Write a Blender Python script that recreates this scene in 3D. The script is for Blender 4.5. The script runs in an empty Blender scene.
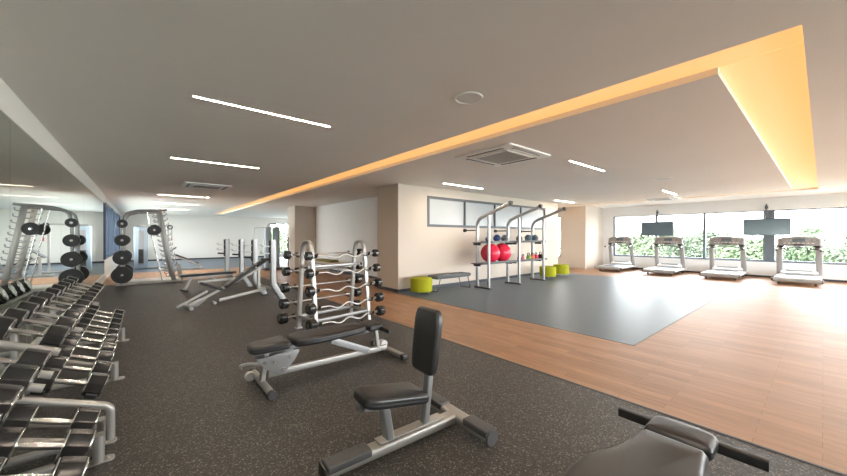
import bpy, bmesh, math, random
from mathutils import Vector, Matrix, Euler
random.seed(7)
sc = bpy.context.scene
COL = sc.collection
PI = math.pi
R = math.radians
ORD = ['first', 'second', 'third', 'fourth', 'fifth', 'sixth', 'seventh', 'eighth', 'ninth', 'tenth', 'eleventh', 'twelfth']

# ------------------------------------------------------------------ materials
def mat(name, color, rough=0.5, metal=0.0, spec=0.5, emit=None, estr=0.0, bump=None, vary=None, coat=0.0, alpha_mix=None):
    m = bpy.data.materials.new(name); m.use_nodes = True
    nt = m.node_tree; b = nt.nodes['Principled BSDF']
    b.inputs['Base Color'].default_value = (*color, 1)
    b.inputs['Roughness'].default_value = rough
    b.inputs['Metallic'].default_value = metal
    b.inputs['Specular IOR Level'].default_value = spec
    b.inputs['Coat Weight'].default_value = coat
    if emit:
        b.inputs['Emission Color'].default_value = (*emit, 1)
        b.inputs['Emission Strength'].default_value = estr
    tc = nt.nodes.new('ShaderNodeTexCoord')
    if vary:                                   # (scale, amount): gentle mottling of the base colour
        n = nt.nodes.new('ShaderNodeTexNoise'); n.inputs['Scale'].default_value = vary[0]; n.inputs['Detail'].default_value = 4
        nt.links.new(tc.outputs['Object'], n.inputs['Vector'])
        r = nt.nodes.new('ShaderNodeValToRGB')
        a = vary[1]
        r.color_ramp.elements[0].position = .3; r.color_ramp.elements[1].position = .7
        r.color_ramp.elements[0].color = (*[max(0, c*(1-a)) for c in color], 1)
        r.color_ramp.elements[1].color = (*[min(1, c*(1+a)) for c in color], 1)
        nt.links.new(n.outputs['Fac'], r.inputs['Fac']); nt.links.new(r.outputs['Color'], b.inputs['Base Color'])
    if bump:                                   # (scale, strength)
        n = nt.nodes.new('ShaderNodeTexNoise'); n.inputs['Scale'].default_value = bump[0]; n.inputs['Detail'].default_value = 3
        nt.links.new(tc.outputs['Object'], n.inputs['Vector'])
        bp = nt.nodes.new('ShaderNodeBump'); bp.inputs['Strength'].default_value = bump[1]; bp.inputs['Distance'].default_value = .01
        nt.links.new(n.outputs['Fac'], bp.inputs['Height']); nt.links.new(bp.outputs['Normal'], b.inputs['Normal'])
    return m

def rubber_floor():
    m = mat('rubber_floor', (.03, .03, .03), .55, spec=.5)
    nt = m.node_tree; b = nt.nodes['Principled BSDF']; L = nt.links.new
    tc = nt.nodes.new('ShaderNodeTexCoord')
    v = nt.nodes.new('ShaderNodeTexVoronoi'); v.inputs['Scale'].default_value = 125
    L(tc.outputs['Object'], v.inputs['Vector'])
    sp = nt.nodes.new('ShaderNodeSeparateColor'); L(v.outputs['Color'], sp.inputs['Color'])
    r = nt.nodes.new('ShaderNodeValToRGB'); r.color_ramp.interpolation = 'CONSTANT'
    e = r.color_ramp.elements
    e[0].position = 0; e[0].color = (.034, .031, .029, 1)
    e[1].position = .45; e[1].color = (.046, .042, .039, 1)
    for p, c in ((.74, (.064, .057, .052, 1)), (.85, (.12, .11, .10, 1)), (.94, (.21, .195, .175, 1))):
        x = e.new(p); x.color = c
    L(sp.outputs['Red'], r.inputs['Fac'])
    L(r.outputs['Color'], b.inputs['Base Color'])
    bp = nt.nodes.new('ShaderNodeBump'); bp.inputs['Strength'].default_value = .25; bp.inputs['Distance'].default_value = .004
    L(v.outputs['Distance'], bp.inputs['Height']); L(bp.outputs['Normal'], b.inputs['Normal'])
    return m

def wood_floor():
    m = mat('wood_floor', (.4, .22, .12), .30, spec=.4)
    nt = m.node_tree; b = nt.nodes['Principled BSDF']; L = nt.links.new
    tc = nt.nodes.new('ShaderNodeTexCoord')
    mp = nt.nodes.new('ShaderNodeMapping'); mp.inputs['Rotation'].default_value = (0, 0, PI/2)
    L(tc.outputs['Object'], mp.inputs['Vector'])
    br = nt.nodes.new('ShaderNodeTexBrick'); br.offset = .37; br.offset_frequency = 2
    br.inputs['Scale'].default_value = 1; br.inputs['Brick Width'].default_value = .9; br.inputs['Row Height'].default_value = .10
    br.inputs['Mortar Size'].default_value = .0015; br.inputs['Bias'].default_value = 0
    br.inputs['Color1'].default_value = (.43, .235, .125, 1); br.inputs['Color2'].default_value = (.33, .175, .09, 1)
    br.inputs['Mortar'].default_value = (.16, .08, .04, 1)
    L(mp.outputs['Vector'], br.inputs['Vector'])
    m2 = nt.nodes.new('ShaderNodeMapping'); m2.inputs['Scale'].default_value = (14, 1.1, 1)
    L(tc.outputs['Object'], m2.inputs['Vector'])
    n = nt.nodes.new('ShaderNodeTexNoise'); n.inputs['Scale'].default_value = 2.2; n.inputs['Detail'].default_value = 6
    L(m2.outputs['Vector'], n.inputs['Vector'])
    r = nt.nodes.new('ShaderNodeValToRGB')
    r.color_ramp.elements[0].position = .32; r.color_ramp.elements[0].color = (.78, .76, .75, 1)
    r.color_ramp.elements[1].position = .70; r.color_ramp.elements[1].color = (1.12, 1.12, 1.12, 1)
    L(n.outputs['Fac'], r.inputs['Fac'])
    mx = nt.nodes.new('ShaderNodeMix'); mx.data_type = 'RGBA'; mx.blend_type = 'MULTIPLY'; mx.inputs[0].default_value = 1
    L(br.outputs['Color'], mx.inputs[6]); L(r.outputs['Color'], mx.inputs[7]); L(mx.outputs[2], b.inputs['Base Color'])
    r2 = nt.nodes.new('ShaderNodeMapRange'); r2.inputs['To Min'].default_value = .40; r2.inputs['To Max'].default_value = .62
    L(n.outputs['Fac'], r2.inputs['Value']); L(r2.outputs['Result'], b.inputs['Roughness'])
    bp = nt.nodes.new('ShaderNodeBump'); bp.inputs['Strength'].default_value = .35; bp.inputs['Distance'].default_value = .004
    L(n.outputs['Fac'], bp.inputs['Height']); L(bp.outputs['Normal'], b.inputs['Normal'])
    return m

def vinyl_floor():
    m = mat('grey_vinyl', (.13, .15, .165), .36, spec=.3)
    nt = m.node_tree; b = nt.nodes['Principled BSDF']; L = nt.links.new
    tc = nt.nodes.new('ShaderNodeTexCoord')
    m2 = nt.nodes.new('ShaderNodeMapping'); m2.inputs['Scale'].default_value = (5, .7, 1)
    L(tc.outputs['Object'], m2.inputs['Vector'])
    n = nt.nodes.new('ShaderNodeTexNoise'); n.inputs['Scale'].default_value = 2; n.inputs['Detail'].default_value = 6
    L(m2.outputs['Vector'], n.inputs['Vector'])
    r = nt.nodes.new('ShaderNodeValToRGB')
    r.color_ramp.elements[0].position = .3; r.color_ramp.elements[0].color = (.078, .105, .132, 1)
    r.color_ramp.elements[1].position = .7; r.color_ramp.elements[1].color = (.112, .143, .172, 1)
    L(n.outputs['Fac'], r.inputs['Fac']); L(r.outputs['Color'], b.inputs['Base Color'])
    r2 = nt.nodes.new('ShaderNodeMapRange'); r2.inputs['To Min'].default_value = .36; r2.inputs['To Max'].default_value = .50
    L(n.outputs['Fac'], r2.inputs['Value']); L(r2.outputs['Result'], b.inputs['Roughness'])
    return m

def glass_pane(tint=(.96, .975, .97)):
    m = bpy.data.materials.new('clear_glass'); m.use_nodes = True
    nt = m.node_tree; nt.nodes.clear(); L = nt.links.new
    o = nt.nodes.new('ShaderNodeOutputMaterial'); t = nt.nodes.new('ShaderNodeBsdfTransparent'); g = nt.nodes.new('ShaderNodeBsdfGlossy')
    t.inputs['Color'].default_value = (*tint, 1); g.inputs['Roughness'].default_value = .02
    f = nt.nodes.new('ShaderNodeFresnel'); f.inputs['IOR'].default_value = 1.25
    x = nt.nodes.new('ShaderNodeMixShader'); L(f.outputs[0], x.inputs[0]); L(t.outputs[0], x.inputs[1]); L(g.outputs[0], x.inputs[2]); L(x.outputs[0], o.inputs[0])
    return m

def leaf_mat(name, c1, c2):
    m = mat(name, c1, .7, spec=.2)
    nt = m.node_tree; b = nt.nodes['Principled BSDF']; L = nt.links.new
    tc = nt.nodes.new('ShaderNodeTexCoord'); n = nt.nodes.new('ShaderNodeTexNoise'); n.inputs['Scale'].default_value = .9; n.inputs['Detail'].default_value = 5
    L(tc.outputs['Object'], n.inputs['Vector'])
    r = nt.nodes.new('ShaderNodeValToRGB'); r.color_ramp.elements[0].position = .35; r.color_ramp.elements[1].position = .65
    r.color_ramp.elements[0].color = (*c1, 1); r.color_ramp.elements[1].color = (*c2, 1)
    L(n.outputs['Fac'], r.inputs['Fac']); L(r.outputs['Color'], b.inputs['Base Color'])
    return m

M = dict(
    rubber=rubber_floor(), wood=wood_floor(), vinyl=vinyl_floor(), glass=glass_pane(),
    cream=mat('cream_paint', (.62, .55, .48), .75, spec=.25, vary=(.7, .02)),
    white=mat('white_paint', (.83, .83, .82), .75, spec=.25, vary=(.7, .015)),
    ceiling=mat('ceiling_paint', (.87, .835, .80), .8, spec=.2, vary=(.5, .02)),
    covewhite=mat('cove_paint', (.85, .82, .76), .7, spec=.25),
    mirror=mat('mirror_silver', (.80, .86, .82), .012, 1.0),
    skirt=mat('dark_skirting', (.05, .055, .07), .5),
    wframe=mat('grey_window_frame', (.16, .19, .22), .42, .3),
    dframe=mat('dark_blue_frame', (.055, .075, .11), .4, .2), gframe=mat('anthracite_frame', (.10, .108, .12), .45, .2),
    silver=mat('silver_powder_coat', (.42, .41, .39), .42, .7, bump=(350, .05)),
    grey=mat('grey_powder_coat', (.33, .335, .34), .38, .55, bump=(350, .05)),
    lightgrey=mat('pale_grey_plastic', (.62, .63, .63), .4),
    chrome=mat('chrome', (.78, .78, .77), .16, 1.0),
    steel=mat('brushed_steel', (.50, .49, .47), .33, 1.0),
    pad=mat('black_vinyl_upholstery', (.022, .022, .023), .36, spec=.55, bump=(240, .09)),
    blackrub=mat('black_urethane', (.024, .023, .023), .20, spec=.5, bump=(160, .04)),
    black=mat('black_plastic', (.016, .016, .017), .45),
    litwhite=mat('lit_white_paint', (.93, .92, .88), .7, spec=.3), olive=mat('olive_fabric', (.20, .17, .05), .8), beige=mat('beige_upholstery', (.52, .45, .36), .7, bump=(300, .15)), offwhite=mat('off_white_paint', (.82, .785, .73), .75, spec=.25), spk=mat('speaker_mesh', (.80, .79, .77), .6), charcoal=mat('charcoal_plastic', (.075, .075, .078), .5, bump=(180, .08)),
    iron=mat('black_cast_iron', (.024, .024, .025), .48, bump=(120, .1)),
    led=mat('led_diffuser', (1, .95, .9), .5, emit=(1, .84, .66), estr=120),
    cove=mat('cove_glow', (.75, .68, .55), .6, spec=.2, emit=(1, .47, .12), estr=.31),
    acwhite=mat('white_plastic', (.9, .9, .89), .5),
    acgrey=mat('grille_grey', (.55, .55, .545), .6),
    red=mat('red_gloss_vinyl', (.74, .025, .07), .25, spec=.5),
    rig=mat('rig_metal', (.40, .40, .40), .30, .8), lime=mat('lime_fabric', (.36, .37, .02), .8, spec=.15, bump=(400, .2)),
    greyfab=mat('grey_fabric', (.13, .14, .15), .8, spec=.2, bump=(400, .2)),
    blue=mat('dark_blue_rubber', (.02, .05, .16), .5), slate=mat('slate_rubber', (.08, .13, .17), .5),
    mgrey=mat('mid_grey_rubber', (.13, .13, .14), .55),
    pink=mat('pink_vinyl', (.75, .20, .26), .4), green=mat('green_vinyl', (.22, .42, .08), .4),
    orange=mat('coral_vinyl', (.75, .16, .08), .4), crimson=mat('crimson_vinyl', (.66, .03, .07), .4),
    screen=mat('tv_screen', (.10, .14, .17), .12, spec=.6), bezel=mat('tv_bezel', (.03, .035, .04), .4),  # screen base lightened, standing in for reflections and haze
    tmwhite=mat('treadmill_white', (.70, .70, .69), .4), tmgrey=mat('treadmill_grey', (.36, .37, .38), .4, .2), belt=mat('treadmill_belt', (.06, .06, .065), .5),
    console=mat('console_face', (.24, .23, .23), .4, vary=(26, .45)),
    bluegrey=mat('blue_grey_panel', (.33, .40, .46), .35, .2),
    frost=mat('frosted_glass', (.42, .45, .47), .25, spec=.5),
    bark=mat('pale_bark', (.40, .36, .30), .9, vary=(3, .2)),
    ground=mat('bounce_ground', (.46, .48, .41), .95, vary=(.2, .2)),  # ground lightened on purpose to bounce daylight up to the ceiling
    concrete=mat('concrete', (.4, .4, .38), .9),
)
LEAVES = [leaf_mat('leaves_pale', (.08, .11, .055), (.13, .16, .085)), leaf_mat('leaves_mid', (.065, .095, .05), (.11, .14, .075)), leaf_mat('leaves_grey', (.08, .10, .065), (.12, .14, .09))]

# ------------------------------------------------------------------ mesh builder
def rr(w, h, r, n=4):
    "rounded rectangle profile, counter-clockwise"
    r = min(r, w/2-1e-4, h/2-1e-4); pts = []
    for cx, cy, a0 in ((w/2-r, h/2-r, 0), (-w/2+r, h/2-r, PI/2), (-w/2+r, -h/2+r, PI), (w/2-r, -h/2+r, 1.5*PI)):
        for i in range(n+1):
            a = a0 + PI/2*i/n
            pts.append((cx+r*math.cos(a), cy+r*math.sin(a)))
    return pts
def circ(r, n=16): return [(r*math.cos(2*PI*i/n), r*math.sin(2*PI*i/n)) for i in range(n)]
def fillet(pts, r, n=6):
    pts = [Vector(p) for p in pts]; out = [pts[0]]
    for i in range(1, len(pts)-1):
        a, b, c = pts[i-1], pts[i], pts[i+1]
        u = (a-b).normalized(); v = (c-b).normalized()
        ang = u.angle(v)
        if abs(ang-PI) < .02: out.append(b); continue
        t = min(r/math.tan(ang/2), .49*(a-b).length, .49*(c-b).length)
        p0 = b+u*t; p2 = b+v*t
        for k in range(n+1):
            s = k/n; out.append(p0*(1-s)**2 + b*2*s*(1-s) + p2*s*s)
    out.append(pts[-1]); return out
def smooth_outline(pts, n=8):
    "closed Catmull-Rom through 2D points"
    out = []; N = len(pts)
    for i in range(N):
        p0, p1, p2, p3 = [Vector((*pts[(i+k-1) % N], 0)) for k in range(4)]
        for k in range(n):
            t = k/n
            q = .5*((2*p1) + (-p0+p2)*t + (2*p0-5*p1+4*p2-p3)*t*t + (-p0+3*p1-3*p2+p3)*t**3)
            out.append((q.x, q.y))
    return out
def round_poly(pts, r, n=5):
    "closed polygon with rounded corners"
    out = []; N = len(pts)
    for i in range(N):
        a, b, c = [Vector((*pts[(i+k-1) % N], 0)) for k in range(3)]
        rad = r[i] if isinstance(r, (list, tuple)) else r
        u = (a-b); v = (c-b); t = min(rad, .49*u.length, .49*v.length)
        p0 = b+u.normalized()*t; p2 = b+v.normalized()*t
        for k in range(n+1):
            s = k/n; q = p0*(1-s)**2 + b*2*s*(1-s) + p2*s*s
            out.append((q.x, q.y))
    return out

class MB:
    def __init__(s): s.bm = bmesh.new()
    def _xf(s, vs, mtx):
        if mtx is not None: bmesh.ops.transform(s.bm, matrix=mtx, verts=vs)
    def box(s, c, size, bev=0.0, mtx=None, rot=None):
        r = bmesh.ops.create_cube(s.bm, size=1); vs = r['verts']
        bmesh.ops.scale(s.bm, vec=Vector(size), verts=vs)
        if bev > 0:
            es = list({e for v in vs for e in v.link_edges})
            g = bmesh.ops.bevel(s.bm, geom=es, offset=min(bev, min(size)*.45), segments=2, profile=.5, affect='EDGES')
            vs = list({v for f in g['faces'] for v in f.verts} | {v for v in vs if v.is_valid})
        T = Matrix.Translation(Vector(c))
        if rot: T = T @ Euler(rot).to_matrix().to_4x4()
        if mtx is not None: T = mtx @ T
        bmesh.ops.transform(s.bm, matrix=T, verts=vs); return s
    def sweep(s, path, prof, up=(0, 0, 1), caps=True, scale=None):
        path = [Vector(p) for p in path]; n = len(path); rings = []
        up = Vector(up); last = None
        for i, p in enumerate(path):
            t = (path[min(i+1, n-1)]-path[max(i-1, 0)]).normalized()
            if last is None:
                side = t.cross(up)
                if side.length < 1e-3: side = t.cross(Vector((1, 0, 0)))
                side.normalize(); nn = side.cross(t).normalized()
            else:
                nn = (last - t*last.dot(t)).normalized(); side = t.cross(nn).normalized()
            last = nn
            k = scale[i] if scale else 1
            rings.append([s.bm.verts.new(p + side*x*k + nn*y*k) for x, y in prof])
        m = len(prof)
        for a, b in zip(rings, rings[1:]):
            for j in range(m): s.bm.faces.new((a[j], a[(j+1) % m], b[(j+1) % m], b[j]))
        if caps:
            s.bm.faces.new(list(reversed(rings[0]))); s.bm.faces.new(rings[-1])
        return s
    def tube(s, path, r, n=12, up=(0, 0, 1)): return s.sweep(path, circ(r, n), up)
    def bar(s, a, b, w, h, r=.006, up=(0, 0, 1)): return s.sweep([a, b], rr(w, h, r, 3), up)
    def cyl(s, a, b, r, n=20, r2=None):
        a, b = Vector(a), Vector(b); d = b-a
        q = Vector((0, 0, 1)).rotation_difference(d.normalized()).to_matrix().to_4x4()
        bmesh.ops.create_cone(s.bm, cap_ends=True, segments=n, radius1=r, radius2=r if r2 is None else r2, depth=d.length,
                              matrix=Matrix.Translation((a+b)/2) @ q); return s
    def sphere(s, c, r, u=24, v=14, sc_=(1, 1, 1)):
        bmesh.ops.create_uvsphere(s.bm, u_segments=u, v_segments=v, radius=r, matrix=Matrix.Translation(Vector(c)) @ Matrix.Diagonal((*sc_, 1))); return s
    def torus(s, c, R_, r, n=24, m=8, mtx=None, a0=0, a1=2*PI):
        full = abs(a1-a0-2*PI) < 1e-6; k = n if full else n+1; rings = []
        T = Matrix.Translation(Vector(c)) @ (mtx or Matrix.Identity(4))
        for i in range(k):
            a = a0+(a1-a0)*i/n; ring = []
            for j in range(m):
                b = 2*PI*j/m; q = R_+r*math.cos(b)
                ring.append(s.bm.verts.new(T @ Vector((q*math.cos(a), q*math.sin(a), r*math.sin(b)))))
            rings.append(ring)
        for i in range(n):
            A, B = rings[i], rings[(i+1) % k]
            for j in range(m): s.bm.faces.new((A[j], B[j], B[(j+1) % m], A[(j+1) % m]))
        if not full:
            s.bm.faces.new(rings[0]); s.bm.faces.new(list(reversed(rings[-1])))
        return s
    def lathe(s, prof, n=32, mtx=None):
        "prof: (r, z) from bottom to top, spun about z"
        T = mtx or Matrix.Identity(4); rings = []
        for r_, z in prof:
            if r_ < 1e-5: rings.append([s.bm.verts.new(T @ Vector((0, 0, z)))])
            else: rings.append([s.bm.verts.new(T @ Vector((r_*math.cos(2*PI*i/n), r_*math.sin(2*PI*i/n), z))) for i in range(n)])
        for a, b in zip(rings, rings[1:]):
            for i in range(n):
                j = (i+1) % n
                if len(a) == 1 and len(b) == 1: continue
                if len(a) == 1: s.bm.faces.new((a[0], b[j], b[i]))
                elif len(b) == 1: s.bm.faces.new((a[i], a[j], b[0]))
                else: s.bm.faces.new((a[i], a[j], b[j], b[i]))
        if len(rings[0]) > 1: s.bm.faces.new(list(reversed(rings[0])))
        if len(rings[-1]) > 1: s.bm.faces.new(rings[-1])
        return s
    def slab(s, outline, th, r, mtx=None, n=4, dome=0.0, seam=False):
        "closed 2D outline extruded in z (0..th) with rounded rims (pads, plates, heads)"
        T = mtx or Matrix.Identity(4)
        N = len(outline); P = [Vector((x, y, 0)) for x, y in outline]
        area = sum(P[i].x*P[(i+1) % N].y-P[(i+1) % N].x*P[i].y for i in range(N))
        if area < 0: P.reverse()
        nor = []
        for i in range(N):
            e = P[(i+1) % N]-P[i-1]; d = Vector((-e.y, e.x, 0))
            nor.append(d.normalized() if d.length > 1e-9 else Vector((0, 0, 0)))
        r = min(r, th/2)
        lay = [(r*(1-math.sin(PI/2*k/n)), r*(1-math.cos(PI/2*k/n))) for k in range(n+1)]
        seq = lay + ([(r*.12, th/2)] if seam else []) + [(i_, th-z) for i_, z in reversed(lay)]
        rings = []
        for ins, z in seq: rings.append([s.bm.verts.new(T @ (P[i]+nor[i]*ins+Vector((0, 0, z)))) for i in range(N)])
        for a, b in zip(rings, rings[1:]):
            for i in range(N): s.bm.faces.new((a[i], a[(i+1) % N], b[(i+1) % N], b[i]))
        cen = sum(P, Vector())/N
        top = rings[-1]
        if dome > 0:
            prev = top
            for f, hgt in ((.8, .5), (.5, .85), (.2, 1)):
                ring = [s.bm.verts.new(T @ (cen+(P[i]+nor[i]*r-cen)*f+Vector((0, 0, th+dome*hgt)))) for i in range(N)]
                for i in range(N): s.bm.faces.new((prev[i], prev[(i+1) % N], ring[(i+1) % N], ring[i]))
                prev = ring
            top = prev
        s.bm.faces.new(top); s.bm.faces.new(list(reversed(rings[0])))
        return s
    def build(s, name, material, parent=None, flat=False, angle=.7):
        bmesh.ops.recalc_face_normals(s.bm, faces=s.bm.faces)
        me = bpy.data.meshes.new(name); s.bm.to_mesh(me); s.bm.free()
        me.materials.append(material)
        if not flat:
            me.polygons.foreach_set('use_smooth', [True]*len(me.polygons)); me.set_sharp_from_angle(angle=angle)
        o = bpy.data.objects.new(name, me); COL.objects.link(o)
        if parent: o.parent = parent
        return o

def tag(o, label, cat, group=None, kind=None):
    o['label'] = label; o['category'] = cat
    if group: o['group'] = group
    if kind: o['kind'] = kind
    return o
def thing(name, label, cat, loc=(0, 0, 0), rot=0, group=None):
    o = bpy.data.objects.new(name, None); o.empty_display_size = .1; COL.objects.link(o)
    o.location = loc; o.rotation_euler = rot if isinstance(rot, tuple) else (0, 0, rot)
    return tag(o, label, cat, group)
def struct(name, mb, m, flat=True, parent=None):
    o = mb.build(name, m, parent, flat=flat)
    if parent is None: o['kind'] = 'structure'
    return o
def dup(root, loc, rot=None, label=None, group=None):
    r = root.copy(); COL.objects.link(r); r.location = loc
    if rot is not None: r.rotation_euler = rot if isinstance(rot, tuple) else (0, 0, rot)
    if label: r['label'] = label
    if group: r['group'] = group
    for ch in list(root.children):
        c = ch.copy(); COL.objects.link(c); c.parent = r
        for g in list(ch.children):
            d = g.copy(); COL.objects.link(d); d.parent = c
    return r
def RX(a): return Matrix.Rotation(a, 4, 'X')
def RY(a): return Matrix.Rotation(a, 4, 'Y')
def RZ(a): return Matrix.Rotation(a, 4, 'Z')
def TR(x, y, z): return Matrix.Translation((x, y, z))
AX_X = RY(PI/2)             # z -> x
AX_Y = RX(-PI/2)            # z -> y

def rect(mb, x0, x1, y0, y1, z0, z1): mb.box(((x0+x1)/2, (y0+y1)/2, (z0+z1)/2), (x1-x0, y1-y0, z1-z0)); return mb

# ------------------------------------------------------------------ the setting
ZC = 2.95
XL, XR, YB, YF = -1.0, 17.75, -6.0, 27.0
XW = 3.39                                         # rubber | wood
struct('floor', rect(MB(), XL-.2, XW, YB-.2, 14.3, -.1, 0), M['rubber'])
w = MB()
rect(w, XW, 5.2, YB-.2, 14.3, -.1, 0); rect(w, 5.2, XR+.2, YB-.2, 1.68, -.1, 0)
rect(w, 13.6, XR+.2, 1.68, 10.2, -.1, 0); rect(w, 5.2, 13.6, 7.6, 14.3, -.1, 0); rect(w, XL-.2, 10, 14.3, 18.5, -.1, 0)
struct('floor', w, M['wood'])
struct('floor', rect(MB(), 5.2, 13.6, 1.68, 7.6, -.1, 0.0), M['vinyl'])
struct('floor', rect(MB(), XL-.2, 10, 18.5, YF+.2, -.1, 0), M['vinyl'])
tr = MB(); rect(tr, XW-.012, XW+.012, YB, 14.3, 0, .003); struct('trim_1', tr, M['skirt'])
tr = MB(); rect(tr, 5.2, 13.6, 1.67, 1.69, 0, .003); rect(tr, 5.19, 5.21, 1.67, 7.38, 0, .003); struct('trim_2', tr, M['skirt'])

# ceiling with its recessed light cove (an L-shaped slot closed by a far leg)
cx = [XL-.2, 3.45, 3.93, 15.2, 15.7, XR+.2]; cy = [YB-.2, .09, .60, 8.2, 24.7, YF+.2]
c1, c2 = MB(), MB()
for i in range(5):
    for j in range(5):
        slot = (i == 1 and 1 <= j <= 3) or (j == 1 and 1 <= i <= 3) or (i == 3 and 1 <= j <= 2)
        rect(c2 if slot else c1, cx[i], cx[i+1], cy[j], cy[j+1], 3.03 if slot else ZC, 3.2)
struct('ceiling', c1, M['ceiling']); struct('trim_3', c2, M['covewhite'])
for b, lab in (((3.455, 3.925, .095, 24.695), 'long glowing amber stand-in for hidden strips in the near leg of the ceiling cove'),
               ((3.93, 15.19, .095, .595), 'broad glowing amber stand-in for hidden strips in the right-hand leg of the ceiling cove'),
               ((15.205, 15.695, .095, 8.195), 'thin glowing amber stand-in for hidden strips in the far leg of the cove by the treadmills')):
    tag(rect(MB(), b[0], b[1], b[2], b[3], 3.012, 3.028).build('cove_light', M['cove'], flat=True), lab, 'light', 'cove lights')  # emissive panels imitate the even glow of hidden LED strips

# left wall: mirror wall, then glazing
w = MB()
rect(w, XL-.2, XL-.006, YB, 15.85, .0, ZC)
struct('trim_5', rect(MB(), XL-.006, XL+.012, YB, 15.85, 2.66, ZC), M['litwhite']); rect(w, XL-.006, XL+.012, YB, 15.85, 0, .24)  # band above the mirrors lightened in colour for the light it catches
rect(w, XL-.2, XL, 15.85, YF, 0, .72); rect(w, XL-.2, XL, 15.85, YF, 2.7, ZC); rect(w, XL-.2, XL, 25.9, YF, .72, 2.7)
struct('wall_left', w, M['white'])
ys = [-6, -2.8, -.15, 2.5, 5.15, 7.85, 10.5, 13.2, 15.85]
names = ['behind the dumbbell racks, at the left edge of the picture', 'beside the far dumbbell rack, between two seams', 'reflecting the weight machine, third from the left edge', 'fourth from the left edge, beyond the racks', 'beside the weight plates at the far end of the mirror wall']
for k in range(3, 8):
    o = rect(MB(), XL-.006, XL, ys[k]+.003, ys[k+1]-.003, .242, 2.658).build('wall_mirror', M['mirror'], flat=True)
    tag(o, 'tall frameless mirror panel ' + names[k-3], 'mirror', 'mirror panels on the left wall')
struct('trim_4', rect(MB(), XL-.006, XL-.001, YB, ys[3], .242, 2.658), M['mirror'])

def window(n, axis, pos, a0, a1, z0, z1, mull, fr=.06, dep=.09, m='wframe', glass='glass', trans=None):
    "window set in the plane axis = pos, spanning a0..a1; frame with mullions plus one pane mesh"
    f, g = MB(), MB()
    def put(mb, p0, p1, q0, q1, d):
        if axis == 'x': rect(mb, pos-d/2, pos+d/2, p0, p1, q0, q1)
        else: rect(mb, p0, p1, pos-d/2, pos+d/2, q0, q1)
    put(f, a0, a1, z0, z0+fr, dep); put(f, a0, a1, z1-fr, z1, dep)
    put(f, a0, a0+fr, z0+fr, z1-fr, dep); put(f, a1-fr, a1, z0+fr, z1-fr, dep)
    for q in mull: put(f, q[0]-q[1]/2, q[0]+q[1]/2, z0+fr, z1-fr, dep*(1.02 if q[1] < .15 else 1.6))
    o = struct('window_%d' % n, f, M[m])
    put(g, a0+fr*.5, a1-fr*.5, z0+fr*.5, z1-fr*.5, .008)
    g.build('window_pane', M[glass], o, flat=True)
    return o
window(1, 'x', XL-.1, 15.9, 25.9, .72, 2.7, [(16.3, .12), (17.1, .12), (18.2, .22), (19.4, .12), (20.6, .12), (21.8, .22), (23, .12), (24.4, .12)], .08, .26, 'dframe')
# far wall, the window at its right end
w = MB(); rect(w, XL-.2, 7.4, YF, YF+.2, 0, ZC); rect(w, 7.4, 9.5, YF, YF+.2, 2.55, ZC); rect(w, 7.4, 9.5, YF, YF+.2, 0, .3)
struct('wall_far', w, M['offwhite'])
window(2, 'y', YF+.1, 7.4, 9.5, .3, 2.55, [(8.45, .06)], .06, .1)
bb = MB(); rect(bb, XL, 7.4, YF-.015, YF, 0, .09); struct('baseboard_far', bb, M['skirt'])
# block of cream walls in the middle (corner pier, high window wall, recess, column)
w = MB()
rect(w, 5.3, 6.4, 7.38, 8.43, 0, ZC)
rect(w, 6.4, 13.8, 7.38, 7.6, 0, 1.80); rect(w, 6.4, 13.8, 7.38, 7.6, 2.70, ZC); rect(w, 12.78, 13.8, 7.38, 7.6, 1.8, 2.7)
rect(w, 6.4, 13.8, 7.6, 7.7, 0, ZC); rect(w, 13.7, 13.8, 7.7, 10, 0, ZC)
struct('wall_centre', w, M['cream'])
w = MB(); rect(w, 6.4, 6.6, 8.43, 15.7, 0, ZC); struct('wall_recess', w, M['white'])
w = MB(); rect(w, 5.4, 6.6, 15.7, 16.7, 0, ZC); struct('wall_pier', w, M['cream'])
w = MB(); rect(w, 6.6, 9.7, 16.5, 16.7, 0, ZC); rect(w, 9.5, 9.7, 16.7, YF, 0, ZC); struct('wall_corner', w, M['white'])
bb = MB(); rect(bb, 5.288, 13.8, 7.366, 7.38, 0, .08); rect(bb, 5.286, 5.3, 7.366, 8.43, 0, .08); struct('baseboard_centre', bb, M['skirt'])
bb = MB(); rect(bb, 6.386, 6.4, 8.43, 15.7, 0, .08); rect(bb, 5.4, 6.4, 15.686, 15.7, 0, .08); struct('baseboard_recess', bb, M['skirt'])
window(3, 'y', 7.41, 6.34, 12.78, 1.80, 2.70, [(7.93, .06), (9.46, .06), (11.04, .06)], .075, .09, 'gframe', 'frost')
# passage to the right of the high window wall and the treadmill wall
w = MB(); rect(w, 15.8, XR, 7.1, 8.3, 0, ZC); rect(w, 15.8, 16, 9.6, 10.2, 0, ZC); rect(w, 13.7, 16, 10, 10.2, 0, ZC); rect(w, 15.8, 16, 8.3, 9.6, 0, .5); rect(w, 15.8, 16, 8.3, 9.6, 2.5, ZC)
struct('wall_passage', w, M['cream'])
window(4, 'x', 15.9, 8.3, 9.6, .5, 2.5, [], .05, .08)
w = MB()
rect(w, XR, XR+.25, YB, 7.1, 0, .573); rect(w, XR, XR+.25, YB, 7.1, 2.52, ZC); rect(w, XR, XR+.25, 6.62, 7.1, .573, 2.52)
rect(w, XR-.10, XR, YB, 6.66, 2.49, 2.64)
struct('wall_right', w, M['white'])
window(5, 'x', XR+.06, YB, 6.62, .573, 2.52, [(4.82, .08), (3.14, .08), (1.28, .30), (-.55, .08), (-2.3, .08), (-4.1, .3)], .07, .1)
bb = MB(); rect(bb, XR-.014, XR, YB, 7.1, 0, .07); struct('baseboard_right', bb, M['skirt'])
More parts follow.
